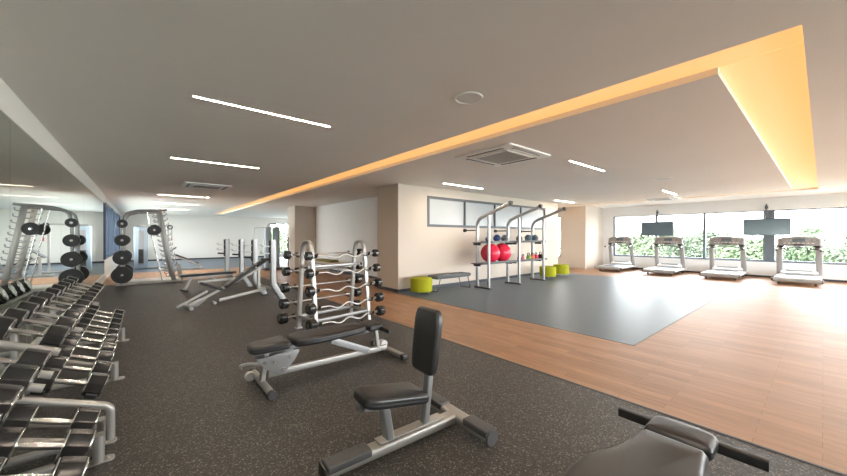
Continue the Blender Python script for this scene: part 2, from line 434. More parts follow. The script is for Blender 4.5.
# unseen wall behind the photographer; wide windows added to light the interior
w = MB(); rect(w, XL-.2, 3, YB-.2, YB, 0, ZC); rect(w, 3, XR+.2, YB-.2, YB, 0, .57); rect(w, 3, XR+.2, YB-.2, YB, 2.6, ZC)
struct('wall_back', w, M['white'])
window(6, 'y', YB-.1, 3, XR+.2, .57, 2.6, [(5, .08), (7, .08), (9, .3), (11, .08), (13, .08), (15, .3)], .07, .1)

# ------------------------------------------------------------------ ceiling fittings
def strip(i, x0, x1, y, lab):
    t = thing('linear_light', lab, 'light', ((x0+x1)/2, y, ZC), 0, 'linear ceiling lights')
    L_ = x1-x0
    f = MB(); f.box((0, -.016, -.004), (L_+.02, .012, .008)); f.box((0, .016, -.004), (L_+.02, .012, .008)); f.box((L_/2+.005, 0, -.004), (.01, .028, .008)); f.box((-L_/2-.005, 0, -.004), (.01, .028, .008))
    f.build('light_frame', M['acwhite'], t, flat=True)
    MB().box((0, 0, -.003), (L_, .020, .006)).build('diffuser', M['led'], t, flat=True)
strip(0, .4, 1.88, 4.15, 'longest linear ceiling light, nearest over the free weights')
strip(1, .4, 1.88, 7.62, 'second linear ceiling light over the free weights')
strip(2, .4, 1.88, 14.5, 'third linear ceiling light, just beyond the air conditioner by the mirror')
strip(3, .4, 1.88, 18.1, 'fourth linear ceiling light, above the weight machine')
strip(4, .4, 1.88, 21.7, 'farthest short linear ceiling light near the far white wall')
strip(5, 6.2, 7.75, 3.08, 'linear ceiling light right of the large air conditioner')
strip(6, 6.2, 7.8, 6.55, 'linear ceiling light above the high window of the cream wall')
strip(7, 12.4, 13.9, 3.2, 'small linear ceiling light near the treadmill windows')
strip(8, 12.4, 13.9, 6.75, 'linear ceiling light above the end of the cream wall')
# strips of the same rows out of the picture, behind and beside the photographer
for x0, y in ((.4, .65), (.4, -2.85), (6.2, -2.6), (12.4, -2.6)):
    strip(9, x0, x0+1.5, y, 'linear ceiling light of the rows behind the photographer')

def cassette(x, y, lab, s=1.1):
    t = thing('ceiling_air_conditioner', lab, 'air conditioner', (x, y, ZC), 0, 'ceiling air conditioners')
    a = s/2
    MB().slab(rr(s, s, .05, 4), .03, .012, TR(0, 0, -.03)).build('panel', M['acwhite'], t)
    for k in range(4):
        MB().box((0, .40*s, -.031), (.62*s, .055, .012), mtx=RZ(k*PI/2)).build('air_slot', M['black'], t, flat=True)
        MB().box((0, .405*s, -.037), (.60*s, .022, .006), mtx=RZ(k*PI/2), rot=(.5, 0, 0)).build('louvre', M['acwhite'], t, flat=True)
    g = MB(); g.box((0, 0, -.034), (.56*s, .56*s, .01)); 
    g.build('intake_panel', M['acgrey'], t, flat=True)
    f = MB()
    for k in range(4): f.box((0, .295*s, -.038), (.63*s, .03*s, .014), mtx=RZ(k*PI/2))
    f.build('intake_rim', M['acwhite'], t, flat=True)
    q = MB()
    for k in range(-9, 10): q.box((k*.028*s, 0, -.0405), (.006, .55*s, .004))
    q.build('grille', M['acgrey'], t, flat=True)
cassette(4.92, 3.68, 'large square ceiling air conditioner beside the glowing cove', 1.22)
cassette(1.4, 11.25, 'ceiling air conditioner between the light strips by the mirror')
cassette(15.0, 3.9, 'far ceiling air conditioner in front of the treadmills', 1.0)
def speaker(x, y, lab, r=.15):
    t = thing('ceiling_speaker', lab, 'speaker', (x, y, ZC), 0, 'round ceiling speakers')
    MB().lathe([(r, 0), (r, -.006), (r*.97, -.012), (r*.86, -.012), (r*.85, -.006)], 36).build('rim', M['acwhite'], t)
    MB().lathe([(r*.85, -.004), (r*.85, -.008), (0, -.010)], 36).build('speaker_grille', M['spk'], t)
speaker(2.6, 2.37, 'round ceiling speaker near the cove, large in the upper middle')
speaker(9.9, 2.55, 'small round ceiling speaker far off towards the treadmills', .2)

# ------------------------------------------------------------------ dumbbells and racks
TILT = R(22)
dbx = thing('dumbbell', '', 'dumbbell')
h = MB(); h.lathe([(.016, -.105), (.016, -.09), (.018, -.05), (.0205, 0), (.018, .05), (.016, .09), (.016, .105)], 16, AX_X); h.build('handle', M['chrome'], dbx)
def octagon(r): return [(r*math.cos(PI/8+k*PI/4), r*math.sin(PI/8+k*PI/4)) for k in range(8)]
for s_ in (-1, 1):
    hd = MB().slab(round_poly(octagon(.088), .008, 2), .105, .009, TR(.093 if s_ > 0 else -.198, 0, 0) @ AX_X).build('weight_head', M['blackrub'], dbx, angle=.35)
    MB().slab(round_poly(octagon(.083), .008, 2), .007, .002, TR(.196 if s_ > 0 else -.203, 0, 0) @ AX_X).build('end_cap', M['chrome'], hd, angle=.35)
    MB().slab(round_poly(octagon(.083), .008, 2), .007, .002, TR(.088 if s_ > 0 else -.095, 0, 0) @ AX_X).build('collar', M['chrome'], hd, angle=.35)
UP = (-.642, .80); LOW = (-.423, .375)              # handle centres (x, z) of the two tiers
def dumbbell_rack(lab, y0, y1, posts, slots):
    ym = (y0+y1)/2; t = thing('dumbbell_rack', lab, 'dumbbell rack', (-.5, ym, 0), 0, 'dumbbell racks')
    ct, st = math.cos(TILT), math.sin(TILT)
    for (tx, tz) in (UP, LOW):
        for s_ in (-1, 1):
            # rail under each row of heads
            px = tx + .5 + s_*.148*ct - .118*st; pz = tz - s_*.148*st - .118*ct
            m_ = MB(); m_.sweep([(px, y0-ym, pz), (px, y1-ym, pz)], rr(.07, .03, .01, 3), up=(st, 0, ct)); m_.build('rail', M['silver'], t)
    for (tx, tz) in (UP, LOW):
        for yy in slots:
            sd = MB()
            for s_ in (-1, 1):
                pr_ = [(.093*math.sin(a), -.093*math.cos(a)) for a in [R(d) for d in range(-62, 63, 12)]]
                out = [(.1025*math.sin(a), -.1025*math.cos(a)) for a in [R(d) for d in range(62, -63, -12)]]
                T = TR(tx+.5, yy-ym, tz) @ RY(TILT) @ TR(s_*.148, 0, 0)
                ring0 = [sd.bm.verts.new(T @ Vector((-.035, y_, z_))) for y_, z_ in pr_+out]
                ring1 = [sd.bm.verts.new(T @ Vector((.035, y_, z_))) for y_, z_ in pr_+out]
                n_ = len(ring0)
                for q in range(n_): sd.bm.faces.new((ring0[q], ring0[(q+1) % n_], ring1[(q+1) % n_], ring1[q]))
                k_ = len(pr_)
                for rg in (ring0, ring1):
                    for q in range(k_-1): sd.bm.faces.new((rg[q], rg[q+1], rg[n_-2-q], rg[n_-1-q]))
            sd.build('saddle', M['black'], t)
    for yp in posts:
        y_ = yp-ym; fr = MB()
        # tilted cross bars carrying the rails
        for (tx, tz), ext in ((UP, .25), (LOW, .25)):
            a = Vector((tx+.5-ext*ct-.155*st, y_, tz+ext*st-.155*ct)); b = Vector((tx+.5+ext*ct-.155*st, y_, tz-ext*st-.155*ct))
            fr.bar(a, b, .05, .045, .015, up=(st, 0, ct))
        fr.build('cross_bar', M['silver'], t)
        p = MB(); p.sweep([(LOW[0]+.5+.20, y_, 0.012), (LOW[0]+.5+.20, y_, LOW[1]-.19)], rr(.06, .075, .028, 4), up=(0, 1, 0)); 
        p.build('front_post', M['silver'], t)
        p = MB(); p.sweep(fillet([(-.40, y_, .012), (-.40, y_, .72), (-.18, y_, UP[1]-.11)], .12), rr(.05, .09, .022, 4), up=(0, 1, 0)); p.build('rear_post', M['silver'], t)
        b = MB(); b.bar((-.42, y_, .05), (LOW[0]+.62, y_, .05), .05, .05, .015); b.build('base_beam', M['silver'], t)
        for fx in (LOW[0]+.5+.205, -.42):
            f = MB(); f.slab(round_poly([(-.075, -.045), (.075, -.045), (.075, .045), (-.075, .045)], .04), .012, .003, TR(fx, y_, 0)); f.cyl((fx+.04, y_, .012), (fx+.04, y_, .018), .011, 8)
            f.build('foot_plate', M['steel'], t)
    for ye in ([y1-.02] if y1 < 3.4 else []):
        for (tx, tz) in (UP, LOW):
            e_ = MB()
            pth = [(tx+.5+.24*ct, ye-ym, tz-.24*st+.03), (tx+.5-.25*ct, ye-ym, tz+.25*st+.03)]
            if tz < .5: pth = fillet([(tx+.5+.27*ct, ye-ym, tz-.30), (tx+.5+.27*ct, ye-ym, tz-.27*st+.03)] + pth[1:], .06)
            e_.sweep(pth, rr(.05, .05, .02, 3), up=(0, 1, 0)); e_.build('end_tube', M['silver'], t)
    return t
far_slots = [3.74+.345*i for i in range(10)]
near_slots = [3.02-.315*i for i in range(6)]
dumbbell_rack('long silver two-tier dumbbell rack along the mirror, the far one', 3.50, 7.05, [3.36, 4.78, 6.5], far_slots)
dumbbell_rack('silver two-tier dumbbell rack in the near left corner', 1.2, 3.26, [3.10, 1.35], near_slots)
first = True
for rack, slots in (('far', far_slots), ('near', near_slots)):
    for (tx, tz), tier in ((UP, 'upper'), (LOW, 'lower')):
        for k, yy in enumerate(slots):
            if rack == 'far': lab = 'black dumbbell with chrome handle, %s from the near end, %s tier of the far rack' % (ORD[k], tier)
            else: lab = 'black dumbbell with chrome handle, %s from the far end, %s tier of the near rack' % (ORD[k], tier)
            loc = (tx, yy, tz); rt = (0, TILT, 0); gr = 'dumbbells on the %s rack' % rack
            if first: dbx.location = loc; dbx.rotation_euler = rt; dbx['label'] = lab; dbx['group'] = gr; first = False
            else: dup(dbx, loc, rt, lab, gr)

# ------------------------------------------------------------------ three-pad adjustable bench (two of them)
def adjustable_bench(lab, loc, rz, hw, zt=.36):
    t = thing('weight_bench', lab, 'weight bench', loc, rz, 'three-pad benches')
    # x: foot end -> head end, origin under the middle of the base
    main = [(x, -y) for x, y in hw] + [(x, y) for x, y in reversed(hw)]
    mp = MB().slab(main, .085, .034, TR(0, 0, zt), n=5, dome=.003, seam=True).build('back_pad', M['pad'], t, angle=1.2)
    st = round_poly([(-.93, -.12), (-.555, -.165), (-.555, .165), (-.93, .12)], [.09, .05, .05, .09], 6)
    MB().slab(st, .08, .034, TR(-.55, 0, zt+.005) @ RY(-R(2)) @ TR(.55, 0, 0), n=5, dome=.003, seam=True).build('seat_pad', M['pad'], t, angle=1.2)
    hp = round_poly([(.355, -.15), (.53, -.15), (.565, -.10), (.565, .10), (.53, .15), (.355, .15)], [.03, .05, .04, .04, .05, .03], 4)
    MB().slab(hp, .08, .034, TR(0, 0, zt), n=5, dome=.003, seam=True).build('head_pad', M['pad'], t, angle=1.2)
    b = MB(); b.bar((-.74, 0, .11), (.68, 0, .085), .05, .07, .012); b.build('main_beam', M['silver'], t)
    b = MB(); b.bar((.42, 0, zt-.02), (-.86, 0, zt-.02), .05, .045, .01); b.box((-.1, 0, zt-.004), (.35, .22, .008)); b.box((.45, 0, zt-.004), (.12, .2, .008)); b.box((-.73, 0, zt-.002), (.2, .22, .006)); b.build('pad_rail', M['grey'], t)
    b = MB(); b.bar((.56, 0, .11), (.52, 0, zt-.005), .05, .06, .012, up=(0, 1, 0)); b.build('rear_post', M['silver'], t)
    b = MB(); b.bar((.72, -.36, .045), (.72, .36, .045), .07, .05, .012)
    b.build('rear_foot', M['silver'], t)
    for s_ in (-1, 1): MB().box((.72, s_*.345, .043), (.082, .07, .062), .012).build('foot_cap', M['black'], t)
    b = MB(); b.tube([(-.80, -.33, .04), (-.80, .33, .04)], .034, 14); b.build('front_foot', M['silver'], t)
    for s_ in (-1, 1): MB().tube([(-.80, s_*.325, .04), (-.80, s_*.375, .04)], .039, 16).build('foot_cap', M['charcoal'], t)
    b = MB(); b.bar((-.80, 0, .06), (-.76, 0, zt-.03), .05, .07, .012, up=(0, 1, 0)); b.build('front_post', M['silver'], t)
    # grab handle and wheel at the foot end
    MB().tube(fillet([(-.78, .06, .2), (-.90, .10, .22), (-.96, .16, .2), (-.94, .26, .13)], .05), .015, 10).build('lift_handle', M['lightgrey'], t)
    MB().cyl((-.86, .20, .045), (-.86, .255, .045), .045, 18).build('wheel', M['lightgrey'], t)
    # paired grey adjuster plates with bolts under the seat hinge
    for s_ in (-1, 1):
        pl = [(-.88, .30), (-.44, .325), (-.50, .22), (-.60, .12), (-.66, .10), (-.80, .20)]
        q = MB(); q.slab(round_poly(pl, .03, 3), .007, .002, TR(0, s_*.075+.0035, 0) @ RX(PI/2)); q.build('adjuster_plate', M['grey'], t)
        z_ = MB()
        for bx, bz in ((-.80, .26), (-.62, .155), (-.55, .27), (-.70, .24)): z_.cyl((bx, s_*.082, bz), (bx, s_*.094, bz), .015, 8)
        z_.build('bolt', M['chrome'], t)
    # flat diagonal strut from the back pad to the beam
    d = MB(); d.bar((-.08, -.055, zt-.03), (.40, -.045, .11), .012, .075, .004); d.build('support_strut', M['grey'], t)
    d = MB(); d.cyl((.40, -.06, .11), (.40, .05, .11), .018, 10); d.build('pivot', M['chrome'], t)
    # black cross handle under the head pad
    hb = MB(); hb.bar((.53, -.33, zt+.02), (.53, .33, zt+.02), .045, .05, .006); hb.build('cross_handle', M['black'], t)
    MB().cyl((.74, .12, .08), (.74, .20, .08), .05, 18).build('transport_wheel', M['lightgrey'], t)
    return t
adjustable_bench('black three-pad weight bench on silver frame, beside the barbell rack', (1.72, 3.62, 0), 0,
                 [(-.52, .11), (-.49, .15), (-.40, .175), (-.25, .185), (-.10, .18), (.05, .165), (.20, .152), (.29, .146), (.325, .12)])
adjustable_bench('black three-pad weight bench cut off at the bottom edge, nearest the wood floor', (1.78, .495, 0), 0,
                 [(-.52, .12), (-.49, .19), (-.42, .235), (-.30, .255), (-.18, .25), (-.08, .225), (.0, .19), (.10, .165), (.20, .152), (.29, .146), (.325, .12)], .38)

# ------------------------------------------------------------------ upright utility bench
t = thing('utility_bench', 'upright black seat bench with short backrest on T-shaped silver base', 'weight bench', (1.42, 1.92, 0), R(-3))
b = MB(); b.bar((-.57, 0, .07), (.48, 0, .07), .10, .075, .022); b.build('main_beam', M['silver'], t)
b = MB(); b.box((.07, 0, .119), (.56, .085, .012), .004); b.build('mounting_plate', M['silver'], t)
b = MB(); b.bar((.51, -.37, .07), (.51, .37, .07), .10, .075, .022); b.build('cross_beam', M['silver'], t)
g = MB(); g.slab(rr(.30, .112, .012), .05, .012, TR(-.42, 0, .07)); 
for q in range(3): g.cyl((-.53+.1*q, .03, .12), (-.53+.1*q, .03, .122), .008, 8); g.cyl((-.53+.1*q, -.03, .12), (-.53+.1*q, -.03, .122), .008, 8)
g.build('foot_cover', M['charcoal'], t)
g = MB(); g.box((-.585, 0, .074), (.012, .11, .085), .004); g.build('end_plate', M['black'], t)
for s_ in (-1, 1):
    g = MB(); g.slab(rr(.112, .24, .012), .05, .012, TR(.51, s_*.25, .07))
    for q in (-1, 0, 1): g.cyl((.49, s_*.25+q*.08, .120), (.49, s_*.25+q*.08, .122), .008, 8)
    g.build('foot_cover', M['charcoal'], t)
    MB().tube([(.51, s_*.368, .066), (.51, s_*.385, .066)], .054, 18).build('end_cap', M['charcoal'], t)
b = MB(); b.bar((-.12, 0, .122), (-.16, 0, .355), .06, .085, .014, up=(0, 1, 0)); b.build('seat_post', M['grey'], t)
b = MB(); b.bar((.19, 0, .122), (.275, 0, .80), .05, .065, .012, up=(0, 1, 0)); b.build('back_post', M['grey'], t)
sT = TR(.14, 0, .315) @ RY(R(11))
so = round_poly([(-.50, -.10), (-.44, -.135), (-.02, -.135), (0, -.12), (0, .12), (-.02, .135), (-.44, .135), (-.50, .10)], [.05, .06, .03, .02, .02, .03, .06, .05], 4)
MB().slab(so, .082, .034, sT, n=5, dome=.008, seam=True).build('seat', M['pad'], t, angle=1.2)
s2 = MB(); s2.bar(sT @ Vector((-.46, 0, -.018)), sT @ Vector((-.04, 0, -.018)), .09, .032, .008); s2.build('seat_bracket', M['grey'], t)
MB().cyl(sT @ Vector((-.475, -.02, -.02)), sT @ Vector((-.475, .02, -.02)), .024, 12).build('knob', M['charcoal'], t)
bT = TR(.215, 0, .49) @ RY(R(7)) @ Matrix(((0, 0, -1, 0), (1, 0, 0, 0), (0, 1, 0, 0), (0, 0, 0, 1)))
bo = round_poly([(-.125, 0), (.125, 0), (.142, .12), (.145, .40), (.12, .475), (-.12, .475), (-.145, .40), (-.142, .12)], [.05, .05, .04, .05, .06, .06, .05, .04], 5)
MB().slab(bo, .065, .026, bT, n=5, dome=.008, seam=True).build('backrest', M['pad'], t, angle=1.2)

# ------------------------------------------------------------------ barbell rack with ten fixed barbells
RC = Vector((2.52, 5.35, 0)); RROT = R(9)
t = thing('barbell_rack', 'silver double-arch barbell rack holding curved and straight barbells', 'barbell rack', RC, RROT)
for s_ in (-1, 1):
    x = s_*.52
    pth = fillet([(x, -.27, .02), (x, -.14, 1.25), (x, -.10, 1.42), (x, .10, 1.42), (x, .14, 1.25), (x, .27, .02)], .12, 8)
    a = MB(); a.sweep(pth, rr(.05, .08, .02, 3), up=(1, 0, 0)); a.build('arch', M['silver'], t)
    for q in (-1, 1):
        f = MB(); f.slab(rr(.13, .09, .03), .02, .005, TR(x, q*.27, 0)); f.build('foot', M['grey'], t)
    b = MB(); b.bar((x, -.24, .20), (x, .24, .20), .04, .05, .01); b.build('tie', M['silver'], t)
for q, z_ in ((-.245, .2), (.245, .2), (0, 1.02)):
    b = MB(); b.bar((-.52, q, z_), (.52, q, z_), .045, .05, .012); b.build('cross_tube', M['grey'], t)
levels = [(1.21, .235), (.945, .265), (.68, .295), (.42, .325), (.18, .355)]
for z_, yo in levels:
    for s_ in (-1, 1):
        for q in (-1, 1):
            hk = MB(); e_ = .05 if q > 0 else 0
            hk.sweep(fillet([(s_*.52, q*(yo-.10), z_-.045), (s_*.52, q*(yo+.02+e_), z_-.03), (s_*.52, q*(yo+.045+e_), z_+.03)], .03, 4), rr(.045, .012, .004, 2), up=(0, 0, 1))
            hk.build('hook', M['black'], t)
def barbell(name, lab, path, weights, group, ext=.61):
    o = thing(name, lab, 'barbell', (0, 0, 0), 0, group)
    MB().tube(path, .0145, 10).build('bar', M['steel'], o)
    r_, l_ = weights
    for s_ in (-1, 1):
        oc = [(r_*math.cos(PI/8+k*PI/4), r_*math.sin(PI/8+k*PI/4)) for k in range(8)]
        hd = MB().slab(round_poly(oc, .012, 2), l_, .014, TR(ext if s_ > 0 else -ext-l_, 0, 0) @ AX_X).build('weight_head', M['blackrub'], o, angle=.35)
        MB().lathe([(.034, 0), (.034, .004), (0, .005)], 16, TR(s_*(ext+l_), 0, 0) @ (AX_X if s_ > 0 else RY(-PI/2))).build('end_cap', M['charcoal'], hd)
        MB().lathe([(.026, 0), (.026, .03), (.016, .034)], 14, TR(s_*ext, 0, 0) @ (RY(-PI/2) if s_ > 0 else AX_X)).build('collar', M['chrome'], hd)
    return o
ez = fillet([(-.64, 0, 0), (-.36, 0, 0), (-.19, -.03, -.06), (0, .01, .022), (.19, -.03, -.06), (.36, 0, 0), (.64, 0, 0)], .16, 6)
st_ = [(-.70, 0, 0), (.72, 0, 0)]
for side, pth, nm in ((-1, ez, 'curved'), (1, st_, 'straight')):
    for k, (z_, yo) in enumerate(levels):
        p = RC + Matrix.Rotation(RROT, 3, 'Z') @ Vector((.03 if side < 0 else .02, side*(yo if side < 0 else yo+.05), 0))
        rr_, ll_ = .072+.005*k, .085+.008*k
        lab = ('wavy curl bar with fixed black ends, %s from the top, facing the bench' if side < 0 else 'straight fixed barbell with black ends, %s from the top, far side of the rack') % ORD[k]
        o = barbell('curl_bar' if side < 0 else 'fixed_barbell', lab, pth, (rr_, ll_), 'barbells on the arched rack', .62 if side < 0 else .68)
        o.location = (p.x, p.y, z_); o.rotation_euler = (0, 0, RROT) if side < 0 else (0, 0, RROT)

# ------------------------------------------------------------------ olympic benches with uprights
def olympic(name, lab, loc, decline, rz):
    t = thing(name, lab, 'weight bench', loc, rz)
    # origin: floor under the middle between the two uprights; bench reaches towards -x
    for s_ in (-1, 1):
        y_ = s_*.56
        u = MB(); u.sweep(fillet([(.24, y_, .02), (.06, y_, .30), (.0, y_, .42), (0, y_, 1.44)], .1, 6), rr(.13, .085, .02, 3), up=(0, 1, 0)); u.build('upright', M['grey'], t)
        c_ = MB(); c_.box((-.076, y_, 1.16), (.022, .08, .52), .006); c_.build('wear_guard', M['black'], t)
        for z_ in ((1.28, 1.12) if decline else (1.26, 1.10)):
            k_ = MB(); k_.sweep(fillet([(.0, y_, z_), (-.24, y_, z_+.01), (-.28, y_, z_+.06)], .03, 4), rr(.05, .03, .008, 2)); k_.build('bar_hook', M['lightgrey'], t)
        for z_ in (.98, ):
            k_ = MB(); k_.cyl((.02, y_, z_), (-.26, y_, z_+.02), .024, 12); k_.build('storage_peg', M['black'], t)
        f = MB(); f.slab(rr(.16, .11, .03), .025, .006, TR(.24, y_, 0)); f.build('foot', M['charcoal'], t)
    c_ = MB(); c_.bar((.06, -.56, .28), (.06, .56, .28), .06, .05, .012); c_.build('cross_brace', M['grey'], t)
    c_ = MB(); c_.bar((.05, 0, .25), (-.95, 0, .10 if decline else .22), .055, .07, .012); c_.build('main_beam', M['silver'], t)
    if decline:
        A, B = Vector((-.86, 0, .34)), Vector((.06, 0, .93))
        d = (B-A).normalized()
        fr = MB(); fr.bar(Vector((-1.52, 0, .04)), A+d*.95+Vector((.02, 0, -.08)), .06, .06, .012)
        fr.bar((-1.05, -.10, .06), (-1.05, .10, .06), .05, .05, .01); fr.build('incline_frame', M['silver'], t)
        l2 = MB(); l2.bar((-1.72, 0, .05), (-1.18, 0, .33), .06, .05, .012); l2.build('front_leg', M['silver'], t)
        w_ = MB(); w_.slab(round_poly([(-1.62, .06), (-1.30, .20), (-1.18, .16), (-1.36, .02)], .03, 3), .012, .003, TR(0, .006, 0) @ RX(PI/2)); w_.build('gusset', M['grey'], t)
        MB().bar((-1.52, -.30, .035), (-1.52, .30, .035), .07, .06, .014).build('front_foot', M['silver'], t)
        ang = math.atan2(d.z, d.x)
        L_ = (B-A).length
        MB().slab(rr(L_*.70, .27, .05), .065, .025, TR(*(A+d*L_*.37)) @ RY(-ang), n=4).build('back_pad', M['pad'], t, angle=1.2)
        MB().slab(rr(L_*.25, .27, .04), .065, .025, TR(*(A+d*L_*.87)) @ RY(-ang), n=4).build('head_pad', M['pad'], t, angle=1.2)
        MB().slab(rr(.46, .26, .05), .06, .025, TR(-1.12, 0, .40) @ RY(R(23)), n=4).build('seat_pad', M['pad'], t, angle=1.2)
        p_ = MB(); p_.bar((-.12, 0, .26), (-.12, 0, .80), .06, .06, .012, up=(0, 1, 0)); p_.build('back_post', M['silver'], t)
    else:
        MB().slab(rr(1.42, .28, .05), .07, .026, TR(-.68, 0, .40), n=4).build('bench_pad', M['pad'], t, angle=1.2)
        r_ = MB(); r_.bar((-1.22, 0, .37), (-.05, 0, .37), .06, .05, .01); r_.build('pad_rail', M['silver'], t)
        l2 = MB(); l2.bar((-1.27, 0, .04), (-1.12, 0, .36), .07, .06, .014, up=(0, 1, 0)); l2.build('front_leg', M['silver'], t)
        MB().bar((-1.28, -.22, .03), (-1.28, .22, .03), .07, .055, .014).build('front_foot', M['black'], t)
        MB().bar((-.45, 0, .25), (-.75, 0, .37), .03, .03, .006).build('brace', M['grey'], t)
    return t
olympic('incline_press_bench', 'incline press bench with black pads and two tall grey uprights', (2.25, 8.7, 0), True, R(6))
olympic('flat_press_bench', 'flat press bench behind the incline one, long black pad and uprights', (2.14, 11.5, 0), False, R(10))

# ------------------------------------------------------------------ Smith style weight machine by the mirror end
t = thing('weight_machine', 'tall silver guided-barbell machine with toothed columns at the mirror end', 'weight machine', (0, 14.3, 0))
for k, y_ in enumerate((-.55, .55)):
    a = MB(); a.tube(fillet([(-.48, y_, .04), (-.46, y_, 1.9), (-.40, y_, 2.22), (-.12, y_, 2.32), (.62, y_, 2.38)], .22, 8), .04, 12); a.build('arched_post', M['grey'], t)
    a = MB(); a.bar((-.62, y_, .04), (1.06, y_, .04), .07, .07, .015); a.build('base_beam', M['silver'], t)
    # toothed column
    T = TR(.80, y_, .05) @ RY(-R(9.5))
    c_ = MB(); c_.box((0, 0, 1.15), (.13, .035, 2.32), .01, mtx=T); c_.build('toothed_column', M['silver'], t)
    for j in range(13):
        z_ = .18+j*.165
        for s_ in (-1, 1):
            te = MB().sweep([T @ Vector((s_*.06, 0, z_)), T @ Vector((s_*.15, 0, z_+.015)), T @ Vector((s_*.17, 0, z_+.08))], rr(.03, .025, .006, 2), up=(0, 1, 0))
            te.build('catch_hook', M['grey'], t)
    MB().tube([(.50, y_*.86, .06), (.12, y_*.86, 2.30)], .018, 10).build('guide_rod', M['chrome'], t)
    f = MB(); f.bar((1.02, y_, .06), (.94, y_, .62), .06, .05, .012, up=(0, 1, 0)); f.build('front_leg', M['silver'], t)
    for z_ in (.35, .87, 1.40, 1.90):
        MB().cyl((-.47, y_, z_), (-.47, y_+(.26 if k else -.26), z_), .024, 12).build('plate_peg', M['steel'], t)
for z_, x_ in ((.04, -.55), (.04, .98), (2.33, -.1), (1.2, -.465)):
    MB().bar((x_, -.55, z_), (x_, .55, z_), .06, .06, .012).build('cross_beam', M['silver'], t)
MB().tube([(.29, -.80, 1.72), (.29, .80, 1.72)], .016, 10).build('guided_bar', M['chrome'], t)
for s_ in (-1, 1): MB().box((.27, s_*.473, 1.72), (.10, .07, .16), .015).build('bar_carriage', M['black'], t)
MB().box((.3, 0, .085), (1.3, .9, .02), .004).build('platform', M['lightgrey'], t)
def plate(lab, r, loc, th=.045, m='iron'):
    o = thing('weight_plate', lab, 'weight plate', loc, 0, 'weight plates on the machine by the mirror')
    MB().lathe([(.027, 0), (r*.34, 0), (r*.38, th*.25), (r*.80, th*.25), (r*.84, 0), (r*.98, 0), (r, .008), (r, th-.008), (r*.98, th), (r*.84, th), (r*.80, th*.75), (r*.38, th*.75), (r*.34, th), (.027, th), (.027, 0)], 40, RX(PI/2)).build('disc', M[m], o)
    MB().lathe([(.027, 0), (.036, 0), (.036, th+.004), (.027, th+.004)], 20, RX(PI/2) @ TR(0, 0, -.002)).build('hub', M['grey'], o)
    return o
tiers = ((.35, .25, 'bottom'), (.87, .215, 'second lowest'), (1.40, .175, 'second highest'), (1.90, .13, 'top'))
for z_, r_, nm in tiers:
    plate('black weight plate on the %s peg of the nearer post, the outer one' % nm, r_, (-.47, 14.3-.70, z_))
    plate('black weight plate on the %s peg of the nearer post, behind the outer one' % nm, r_, (-.47, 14.3-.63, z_))
    if nm != 'top': plate('black weight plate on the %s peg of the farther post' % nm, r_*.95, (-.47, 14.3+.72, z_))
plate('black weight plate on the near end of the guided bar', .17, (.29, 14.3-.66, 1.72))
plate('black weight plate on the far end of the guided bar', .17, (.29, 14.3+.72, 1.72))

# ------------------------------------------------------------------ machines in the back
t = thing('cable_machine', 'blue grey cable tower machine behind the weight machine on the left', 'cable machine', (.2, 20.5, 0))
MB().box((-.25, 0, 1.0), (.50, .30, 1.95), .03).build('weight_shroud', M['bluegrey'], t)
MB().box((-.25, -.16, 1.0), (.22, .02, 1.6), .01).build('weight_window', M['grey'], t)
g = MB()
for k in range(12): g.box((-.25, -.175, .30+k*.055), (.18, .02, .045))
g.build('weight_stack', M['black'], t)
MB().bar((.75, 0, .04), (.75, 0, 2.05), .08, .08, .015, up=(0, 1, 0)).build('column', M['silver'], t)
MB().bar((-.4, 0, 2.02), (.85, 0, 2.02), .07, .07, .015).build('top_beam', M['silver'], t)
MB().bar((-.5, 0, .05), (.95, 0, .05), .09, .08, .015).build('base_beam', M['silver'], t)
MB().torus((.83, -.06, 1.98), .09, .025, mtx=RX(PI/2)).build('pulley', M['black'], t)
MB().tube([(.90, -.06, 1.95), (.90, -.06, 1.45)], .012, 6).build('cable', M['black'], t)
MB().box((.90, -.06, 1.40), (.05, .05, .14), .01).build('grip', M['crimson'], t)
t = thing('leg_press', 'low silver leg press machine with black pads near the far white wall', 'leg press', (1.35, 18.9, 0))
MB().bar((-.75, 0, .05), (.85, 0, .05), .10, .08, .015).build('base_beam', M['silver'], t)
MB().bar((-.7, -.35, .05), (-.7, .35, .05), .08, .07, .015).build('rear_foot', M['silver'], t)
MB().bar((.8, -.35, .05), (.8, .35, .05), .08, .07, .015).build('front_foot', M['silver'], t)
for s_ in (-1, 1): MB().bar((-.45, s_*.25, .75), (.8, s_*.25, .15), .06, .06, .012).build('sled_rail', M['silver'], t)
MB().bar((-.4, 0, .05), (-.4, 0, .70), .08, .08, .015, up=(0, 1, 0)).build('post', M['silver'], t)
MB().slab(rr(.5, .45, .05), .07, .025, TR(.0, 0, .56) @ RY(R(26))).build('back_pad', M['pad'], t, angle=1.2)
MB().slab(rr(.35, .45, .05), .07, .025, TR(.5, 0, .28) @ RY(R(10))).build('seat_pad', M['pad'], t, angle=1.2)
MB().slab(rr(.5, .5, .03), .04, .01, TR(-.35, 0, .86) @ RY(R(-40))).build('foot_board', M['charcoal'], t)
t = thing('cable_crossover', 'tall cable pulley machine with blue grey tower before the far window', 'cable machine', (4.75, 16.3, 0))
for s_ in (-.36, .0):
    MB().box((s_, 0, 1.0), (.26, .26, 1.9), .03).build('tower', M['bluegrey'], t)
MB().box((-.18, 0, .06), (.9, .9, .10), .03).build('base', M['charcoal'], t)
MB().tube(fillet([(-.36, 0, 1.95), (-.36, 0, 2.08), (0, 0, 2.08), (0, 0, 1.95)], .08), .03, 10).build('top_arch', M['silver'], t)
MB().tube(fillet([(-.42, -.05, 1.94), (-.95, -.1, 1.90), (-1.0, -.1, 1.3)], .04), .012, 8).build('left_arm', M['grey'], t)
